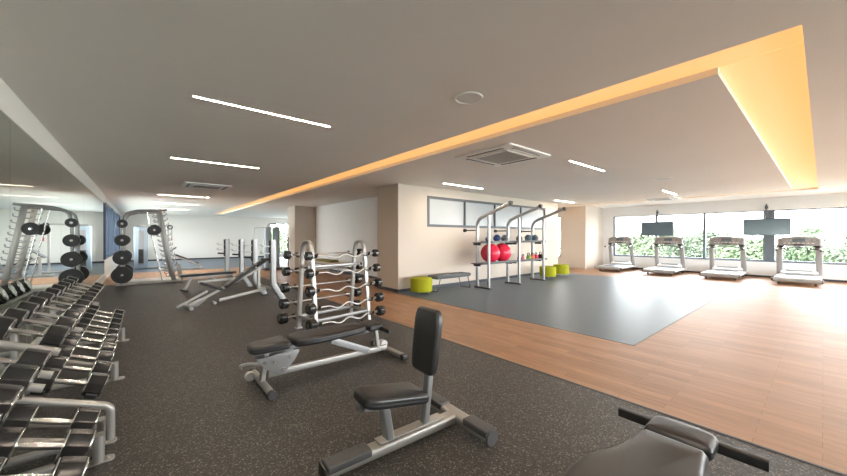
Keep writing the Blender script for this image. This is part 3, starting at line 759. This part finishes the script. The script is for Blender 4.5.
MB().tube(fillet([(.06, -.05, 1.96), (.45, -.1, 1.86), (.48, -.1, 1.3)], .04), .018, 8).build('right_arm', M['grey'], t)
for xx in (-1.0, .48): MB().torus((xx, -.1, 1.22), .05, .014, mtx=RX(PI/2)).build('cable_grip', M['black'], t)
MB().tube([(.55, 0, .1), (.55, 0, 1.5)], .03, 8).build('side_post', M['charcoal'], t)

# ------------------------------------------------------------------ wall storage frame with balls
RIG = t = thing('storage_rig', 'silver three-frame storage rig with curved arms along the cream wall', 'storage rig', (9.13, 6.4, 0))
FX = (-1.48, .02, 1.47)
for x in FX:
    a = MB(); a.sweep(fillet([(x, .22, .02), (x, .22, 2.02), (x, -.95, 2.42)], .30, 10), rr(.09, .07, .02, 3), up=(1, 0, 0)); a.build('curved_post', M['rig'], t)
    a = MB(); a.bar((x, -.21, .02), (x, -.21, 2.12), .07, .07, .015, up=(1, 0, 0)); a.build('front_post', M['rig'], t)
    a = MB(); a.box((x, 0, .02), (.12, .60, .04), .008); a.build('base_plate', M['charcoal'], t)
    a = MB(); a.box((x, -.97, 2.42), (.10, .05, .12), .01); a.cyl((x-.07, -.96, 2.44), (x+.07, -.96, 2.44), .035, 12); a.build('arm_bracket', M['charcoal'], t)
    a = MB(); a.cyl((x, .25, 1.70), (x, .74, 1.70), .018, 10); a.cyl((x, .68, 1.70), (x, .75, 1.70), .05, 14); a.build('storage_bar', M['black'], t)
for x0, x1 in ((-1.75, .02), (.02, 1.75)):
    for z_, d_ in ((.72, .44), (1.33, .34)):
        s2 = MB(); s2.box(((x0+x1)/2, .02, z_), (x1-x0-.02, d_, .025), .006); s2.box(((x0+x1)/2, .02-d_/2+.008, z_+.03), (x1-x0-.02, .014, .05), .004)
        s2.build('shelf', M['charcoal'], t)
        for xx in (x0+.12, x1-.12):
            MB().box((xx, .1, z_-.045), (.04, .25, .06), .006).build('shelf_bracket', M['black'], t)
def ball(name, lab, m, r, loc, group, cat='ball'):
    o = thing(name, lab, cat, loc, 0, group)
    MB().sphere((0, 0, r), r, 36, 22).build('shell', M[m], o, angle=3)
    g = MB()
    if r > .2:
        for k in range(-4, 5): g.torus((0, 0, r+k*.045), math.sqrt(r*r-(k*.045)**2)-.0005, .004, 40, 6)
        g.build('grip_rings', M[m], o)
        MB().cyl((r*.70, -r*.70-.001, r), (r*.72, -r*.72, r), .02, 12).build('plug', M['pink'], o)
    else:
        g.torus((0, 0, r), r-.001, .004, 30, 6); g.torus((0, 0, r), r-.001, .004, 30, 6, mtx=RX(PI/2)); g.build('seam', M['black'], o)
    return o
Z1, Z2 = .7335, 1.3435
ball('stability_ball', 'large shiny red exercise ball on the left end of the lower shelf', 'red', .285, (7.98, 6.40, Z1), 'red exercise balls')
ball('stability_ball', 'large shiny red exercise ball, right one beside the middle frame', 'red', .285, (8.57, 6.42, Z1), 'red exercise balls')
for k, (x, m, r, nm) in enumerate(((7.90, 'blue', .085, 'small dark blue medicine ball at the left end of the upper shelf'), (8.33, 'blue', .115, 'dark blue medicine ball, second from the left on the upper shelf'), (8.72, 'mgrey', .115, 'grey medicine ball just left of the middle frame, upper shelf'),
                                   (9.50, 'mgrey', .105, 'grey medicine ball just right of the middle frame, upper shelf'), (10.02, 'slate', .12, 'slate blue medicine ball, second from the right on the upper shelf'), (10.42, 'slate', .12, 'slate blue medicine ball at the right end of the upper shelf'))):
    ball('medicine_ball', nm, m, r, (x, 6.42, Z2), 'medicine balls on the upper shelf')
for k, (x, m, r, nm) in enumerate(((9.42, 'mgrey', .075, 'grey kettlebell beside the middle frame on the lower shelf'), (9.62, 'pink', .07, 'pale pink kettlebell, second from the left on the lower shelf'), (9.95, 'green', .085, 'green kettlebell on the lower shelf'),
                                   (10.17, 'orange', .085, 'coral kettlebell between the green and the crimson ones'), (10.40, 'crimson', .085, 'crimson kettlebell on the lower shelf'), (10.68, 'iron', .09, 'black kettlebell at the right end of the lower shelf'))):
    o = thing('kettlebell', nm, 'kettlebell', (x, 6.36, Z1), 0, 'kettlebells on the lower shelf')
    MB().lathe([(0, 0), (r*.6, 0), (r*.85, r*.25), (r, r*.9), (r*.85, r*1.5), (r*.4, r*1.9), (0, r*1.95)], 24).build('bell', M[m], o, angle=2)
    MB().tube(fillet([(-r*.55, 0, r*1.55), (-r*.75, 0, r*2.7), (r*.75, 0, r*2.7), (r*.55, 0, r*1.55)], r*.5), .015, 8).build('handle', M['black'], o)

# ------------------------------------------------------------------ poufs and bench by the cream wall
def pouf(lab, x, y):
    o = thing('pouf', lab, 'stool', (x, y, 0), 0, 'lime poufs')
    r = .29
    MB().lathe([(0, .06), (r*.93, .06), (r, .08), (r, .385), (r*.97, .41), (r*.85, .422), (0, .428)], 40).build('cushion', M['lime'], o)
    MB().torus((0, 0, .35), r+.001, .005, 40, 6).torus((0, 0, .09), r+.001, .005, 40, 6).build('piping', M['lime'], o)
    g = MB()
    for k in range(4): g.tube([(.2*math.cos(k*PI/2+.6), .2*math.sin(k*PI/2+.6), 0), (.2*math.cos(k*PI/2+.6), .2*math.sin(k*PI/2+.6), .06)], .014, 8)
    g.build('feet', M['steel'], o)
pouf('lime green drum pouf left of the grey bench', 5.70, 6.88)
pouf('lime green drum pouf right of the storage rig, the nearer one', 11.42, 6.5)
pouf('lime green drum pouf farthest right beside the storage rig', 12.62, 6.62)
t = thing('upholstered_bench', 'low grey padded bench on wire legs between pouf and storage rig', 'bench', (6.76, 6.88, 0))
MB().slab(rr(1.36, .44, .05), .085, .03, TR(0, 0, .36), dome=.006).build('seat_cushion', M['greyfab'], t, angle=1.2)
MB().bar((-.64, 0, .352), (.64, 0, .352), .36, .014, .004).build('seat_board', M['charcoal'], t)
for s_ in (-1, 1):
    MB().tube(fillet([(s_*.55, -.19, .345), (s_*.66, -.19, .012), (s_*.66, .19, .012), (s_*.55, .19, .345)], .05), .012, 8).build('leg', M['charcoal'], t)

t = thing('long_bench', 'long low beige bench with metal legs along the recess wall behind the barbell rack', 'bench', (5.9, 13.2, 0))
MB().slab(rr(.48, 3.6, .03), .07, .02, TR(0, 0, .40)).build('seat', M['beige'], t)
MB().bar((0, -1.75, .38), (0, 1.75, .38), .40, .03, .006).build('seat_frame', M['charcoal'], t)
for y_ in (-1.7, -.55, .55, 1.7):
    MB().tube(fillet([(-.2, y_, .37), (-.2, y_, .015), (.2, y_, .015), (.2, y_, .37)], .04), .018, 8).build('leg', M['steel'], t)
t = thing('seat_cushion', 'flat olive cushion lying on the long beige bench', 'cushion', (5.95, 13.4, .47))
MB().slab(rr(.36, 1.5, .05), .09, .04, None).build('cover', M['olive'], t, angle=1.2)

# ------------------------------------------------------------------ treadmills
def treadmill(lab, x, y):
    t = thing('treadmill', lab, 'treadmill', (x, y, 0), 0, 'treadmills by the windows')
    # +x is the running direction; rear roller at x = -1.03
    MB().slab(rr(1.50, .56, .01), .02, .004, TR(-.25, 0, .205)).build('belt', M['belt'], t)
    for s_ in (-1, 1):
        MB().slab(rr(1.98, .15, .02), .09, .02, TR(.0, s_*.355, .135)).build('side_rail', M['tmwhite'], t)
    MB().box((0, 0, .155), (1.9, .56, .09), .01).build('deck', M['tmwhite'], t)
    c_ = MB(); c_.sweep([(-1.0, -.43, .16), (-1.0, .43, .16)], rr(.15, .135, .05, 4)); c_.build('rear_roller_cover', M['tmgrey'], t)
    for s_ in (-1, 1):
        MB().sphere((-1.0, s_*.43, .16), .07, 16, 10, (1.05, .6, .95)).build('roller_end', M['charcoal'], t)
        MB().cyl((-.85, s_*.33, 0), (-.85, s_*.33, .14), .028, 12).build('foot', M['charcoal'], t)
        MB().cyl((.85, s_*.33, 0), (.85, s_*.33, .14), .028, 12).build('foot', M['charcoal'], t)
    mc = MB(); mc.sweep([(.42, 0, .235), (.52, 0, .285), (.80, 0, .30), (1.0, 0, .27), (1.04, 0, .22)], rr(.74, .12, .04, 4)); mc.build('motor_cover', M['tmwhite'], t)
    MB().box((.535, 0, .36), (.03, .52, .05), .01, rot=(0, -.5, 0)).build('cover_lip', M['tmgrey'], t)
    for s_ in (-1, 1):
        u = MB(); u.sweep(fillet([(.62, s_*.385, .18), (.56, s_*.385, .45), (.40, s_*.38, 1.10), (.36, s_*.37, 1.24)], .12), rr(.075, .13, .03, 4), up=(0, 1, 0)); u.build('upright', M['tmgrey'], t)
        a = MB(); a.tube(fillet([(.40, s_*.40, 1.12), (.16, s_*.42, 1.10), (-.02, s_*.42, 1.06)], .06), .024, 10); a.build('side_handrail', M['lightgrey'], t)
        MB().sphere((-.03, s_*.42, 1.058), .034, 12, 8).build('rail_end', M['black'], t)
        MB().cyl((.33, s_*.34, 1.19), (.29, s_*.34, 1.21), .065, 18).build('cup_holder', M['black'], t)
    hb = MB(); hb.tube(fillet([(.34, -.36, 1.09), (.22, -.2, 1.13), (.18, 0, 1.17), (.22, .2, 1.13), (.34, .36, 1.09)], .15), .02, 10); hb.build('handlebar', M['charcoal'], t)
    cT = TR(.36, 0, 1.20) @ RY(R(-65)) @ RZ(0)
    arc = [(-.02, -.42), (.24, -.42), (.285, -.30), (.31, -.12), (.315, 0), (.31, .12), (.285, .30), (.24, .42), (-.02, .42)]
    co = MB(); co.slab(round_poly(arc, .03, 3), .10, .025, cT); co.build('console', M['tmgrey'], t)
    fc = MB(); fc.slab(round_poly([(x_*.86+.015, y_*.92) for x_, y_ in arc], .03, 3), .006, .002, cT @ TR(0, 0, .10)); fc.build('console_face', M['console'], t)
    MB().box((.16, 0, .110), (.12, .24, .008), .003, mtx=cT).build('display', M['screen'], t)
    for k in range(7): MB().box((.05, -.27+k*.09, .110), (.03, .045, .008), .003, mtx=cT).build('button', M['lightgrey'], t)
    MB().box((-.005, 0, .100), (.04, .20, .03), .008, mtx=cT).build('control_bar', M['black'], t)
    t.scale = (1, 1.17, 1)
    return t
tm = treadmill('treadmill farthest left, beside the white wall', 16.48, 6.0)
for y, lab in ((4.15, 'second treadmill from the left, under the left hanging screen'), (2.33, 'third treadmill from the left, before the wide dark pillar'), (.52, 'treadmill farthest right, below and right of the right screen')):
    dup(tm, (16.48, y, 0), None, lab)

# ------------------------------------------------------------------ hanging screens
def hang_tv(lab, x, y):
    t = thing('hanging_screen', lab, 'television', (x, y, 1.87), 0, 'hanging screens')
    MB().box((0, 0, 0), (.05, 1.22, .62), .008).build('housing', M['bezel'], t)
    MB().box((-.027, 0, 0), (.004, 1.18, .585)).build('display', M['screen'], t, flat=True)
    MB().cyl((.065, 0, .1), (.065, 0, .84), .025, 12).build('pole', M['gframe'], t)
    MB().box((.04, 0, .02), (.03, .3, .3), .005).build('mount', M['black'], t)
    MB().box((.085, 0, .72), (.07, .09, .10), .008).build('wall_bracket', M['gframe'], t)
hang_tv('wide dark television hanging before the window pillar, right', 17.5, 1.33)
hang_tv('dark television hanging from a pole at the left window bars', 17.5, 4.74)

# ------------------------------------------------------------------ outside
struct('ground', rect(MB(), -150, 250, -150, 250, -7.2, -7), M['ground'])
def crown_mesh(seed, w_, h_, lobes, sparse=1.0):
    rnd = random.Random(seed); bm = bmesh.new(); L_ = []
    for k in range(lobes):
        a = rnd.uniform(0, 2*PI); q = rnd.uniform(.0, .65)
        L_.append((Vector((w_*q*math.cos(a), w_*q*math.sin(a), h_*rnd.uniform(.25, .8))), w_*rnd.uniform(.36, .52), h_*rnd.uniform(.2, .3)))
    for c_, rw, rh in L_:
        for k in range(int(900*sparse)):
            d = Vector((rnd.gauss(0, 1), rnd.gauss(0, 1), rnd.gauss(0, 1))).normalized()*rnd.uniform(.75, 1.05)
            p = c_+Vector((d.x*rw, d.y*rw, d.z*rh)); s_ = rnd.uniform(.09, .20)
            u = Vector((rnd.gauss(0, 1), rnd.gauss(0, 1), rnd.gauss(0, .6))).normalized(); v = u.cross(d).normalized()
            f = [bm.verts.new(p+u*s_*.6+v*0), bm.verts.new(p+v*s_*.5), bm.verts.new(p-u*s_*.6), bm.verts.new(p-v*s_*.5)]
            bm.faces.new(f)
    me = bpy.data.meshes.new('crown'); bm.to_mesh(me); bm.free(); return me
CR = [crown_mesh(1, 2.2, 6.5, 14), crown_mesh(2, 2.1, 6.0, 12), crown_mesh(3, 2.3, 6.2, 15), crown_mesh(4, 3.0, 3.6, 8, .45)]
for k in range(4): CR[k].materials.append(LEAVES[k % 3])
def tree(lab, x, y, top, kind, s_=1.0):
    hgt = top+7
    t = thing('tree', lab, 'tree', (x, y, -7), random.uniform(0, 6), 'trees outside the windows')
    ch = [6.5, 6.0, 6.2, 3.6][kind]*s_
    o = bpy.data.objects.new('crown', CR[kind]); COL.objects.link(o); o.parent = t; o.scale = (s_, s_, s_); o.location = (0, 0, hgt-ch)
    MB().sweep([(0, 0, 0), (.1, .05, hgt*.5), (0, 0, hgt-ch*.45)], circ(.2, 8), scale=[1, .75, .4]).build('trunk', M['bark'], t)
    b = MB()
    for k in range(5):
        a = k*1.3; b.sweep([(0, 0, hgt-ch*.9), (math.cos(a)*1.6*s_, math.sin(a)*1.6*s_, hgt-ch*.35)], circ(.07, 6), scale=[1, .4])
    b.build('branches', M['bark'], t)
# row seen through the treadmill windows: (x, y, crown top, kind)
for X_, ys_, nm, tp in ((29, (13.2, 8.0, 2.8, -2.4), 'nearest row', 1.6), (34.5, (15.8, 10.6, 5.4, .2), 'middle row', 2.0), (40, (18.2, 13.2, 8.0, 2.8, -2.4), 'farthest row', 2.2)):
    for i, y in enumerate(ys_):
        tree('leafy green tree outside the treadmill windows, %s, %s from the left' % (nm, ORD[i]), X_+random.uniform(-.3, .3), y, tp+random.uniform(-.35, .35), (i*2+int(X_)) % 3, 1.0)
tree('taller sparse tree rising behind the others, right of the right screen', 47, 1.0, 2.9, 3, .6)
tree('wide dark green tree far behind, between the two screens', 47, 11.5, 2.6, 2, 1.2)
tree('leafy tree outside the narrow window beside the cable machine', 12.0, 42, 3.0, 0, 1.3)

# ------------------------------------------------------------------ light: overcast sky through the windows plus the room's own strips
wd = bpy.data.worlds.new('sky'); sc.world = wd; wd.use_nodes = True
nt = wd.node_tree; bg = nt.nodes['Background']; L = nt.links.new
tc = nt.nodes.new('ShaderNodeTexCoord'); sx = nt.nodes.new('ShaderNodeSeparateXYZ'); L(tc.outputs['Generated'], sx.inputs[0])
rp = nt.nodes.new('ShaderNodeValToRGB'); e = rp.color_ramp.elements
e[0].position = 0; e[0].color = (.85, .86, .87, 1); e[1].position = .6; e[1].color = (.74, .80, .90, 1)
x = e.new(.18); x.color = (.84, .86, .89, 1)
L(sx.outputs['Z'], rp.inputs['Fac']); L(rp.outputs['Color'], bg.inputs['Color'])
bg.inputs['Strength'].default_value = 9.5
def portal(loc, rot, sx_, sy_):
    l = bpy.data.lights.new('window_portal', 'AREA'); l.shape = 'RECTANGLE'; l.size = sx_; l.size_y = sy_; l.cycles.is_portal = True
    o = bpy.data.objects.new('window_portal', l); COL.objects.link(o); o.location = loc; o.rotation_euler = rot
portal((XR+.2, .3, 1.55), (0, PI/2, 0), 2.0, 12.6)      # faces -x
portal((10.4, YB-.16, 1.6), (PI/2, 0, 0), 15, 2.1)      # faces +y
portal((XL-.18, 20.9, 1.7), (0, -PI/2, 0), 2.0, 10)     # faces +x
portal((8.45, YF+.18, 1.45), (-PI/2, 0, 0), 2.1, 2.3)   # faces -y

# ------------------------------------------------------------------ camera
cam = bpy.data.cameras.new('camera'); co = bpy.data.objects.new('camera', cam); COL.objects.link(co)
co.location = (0, 0, 1.5); co.rotation_euler = (PI/2, 0, -R(40))
cam.sensor_width = 36; cam.lens = 36*335/847; cam.shift_y = -1/847; cam.clip_start = .02; cam.clip_end = 500
sc.camera = co
sc.view_settings.view_transform = 'Standard'; sc.view_settings.look = 'None'; sc.view_settings.gamma = 1; sc.view_settings.use_curve_mapping = False
sc.view_settings.exposure = 1.55
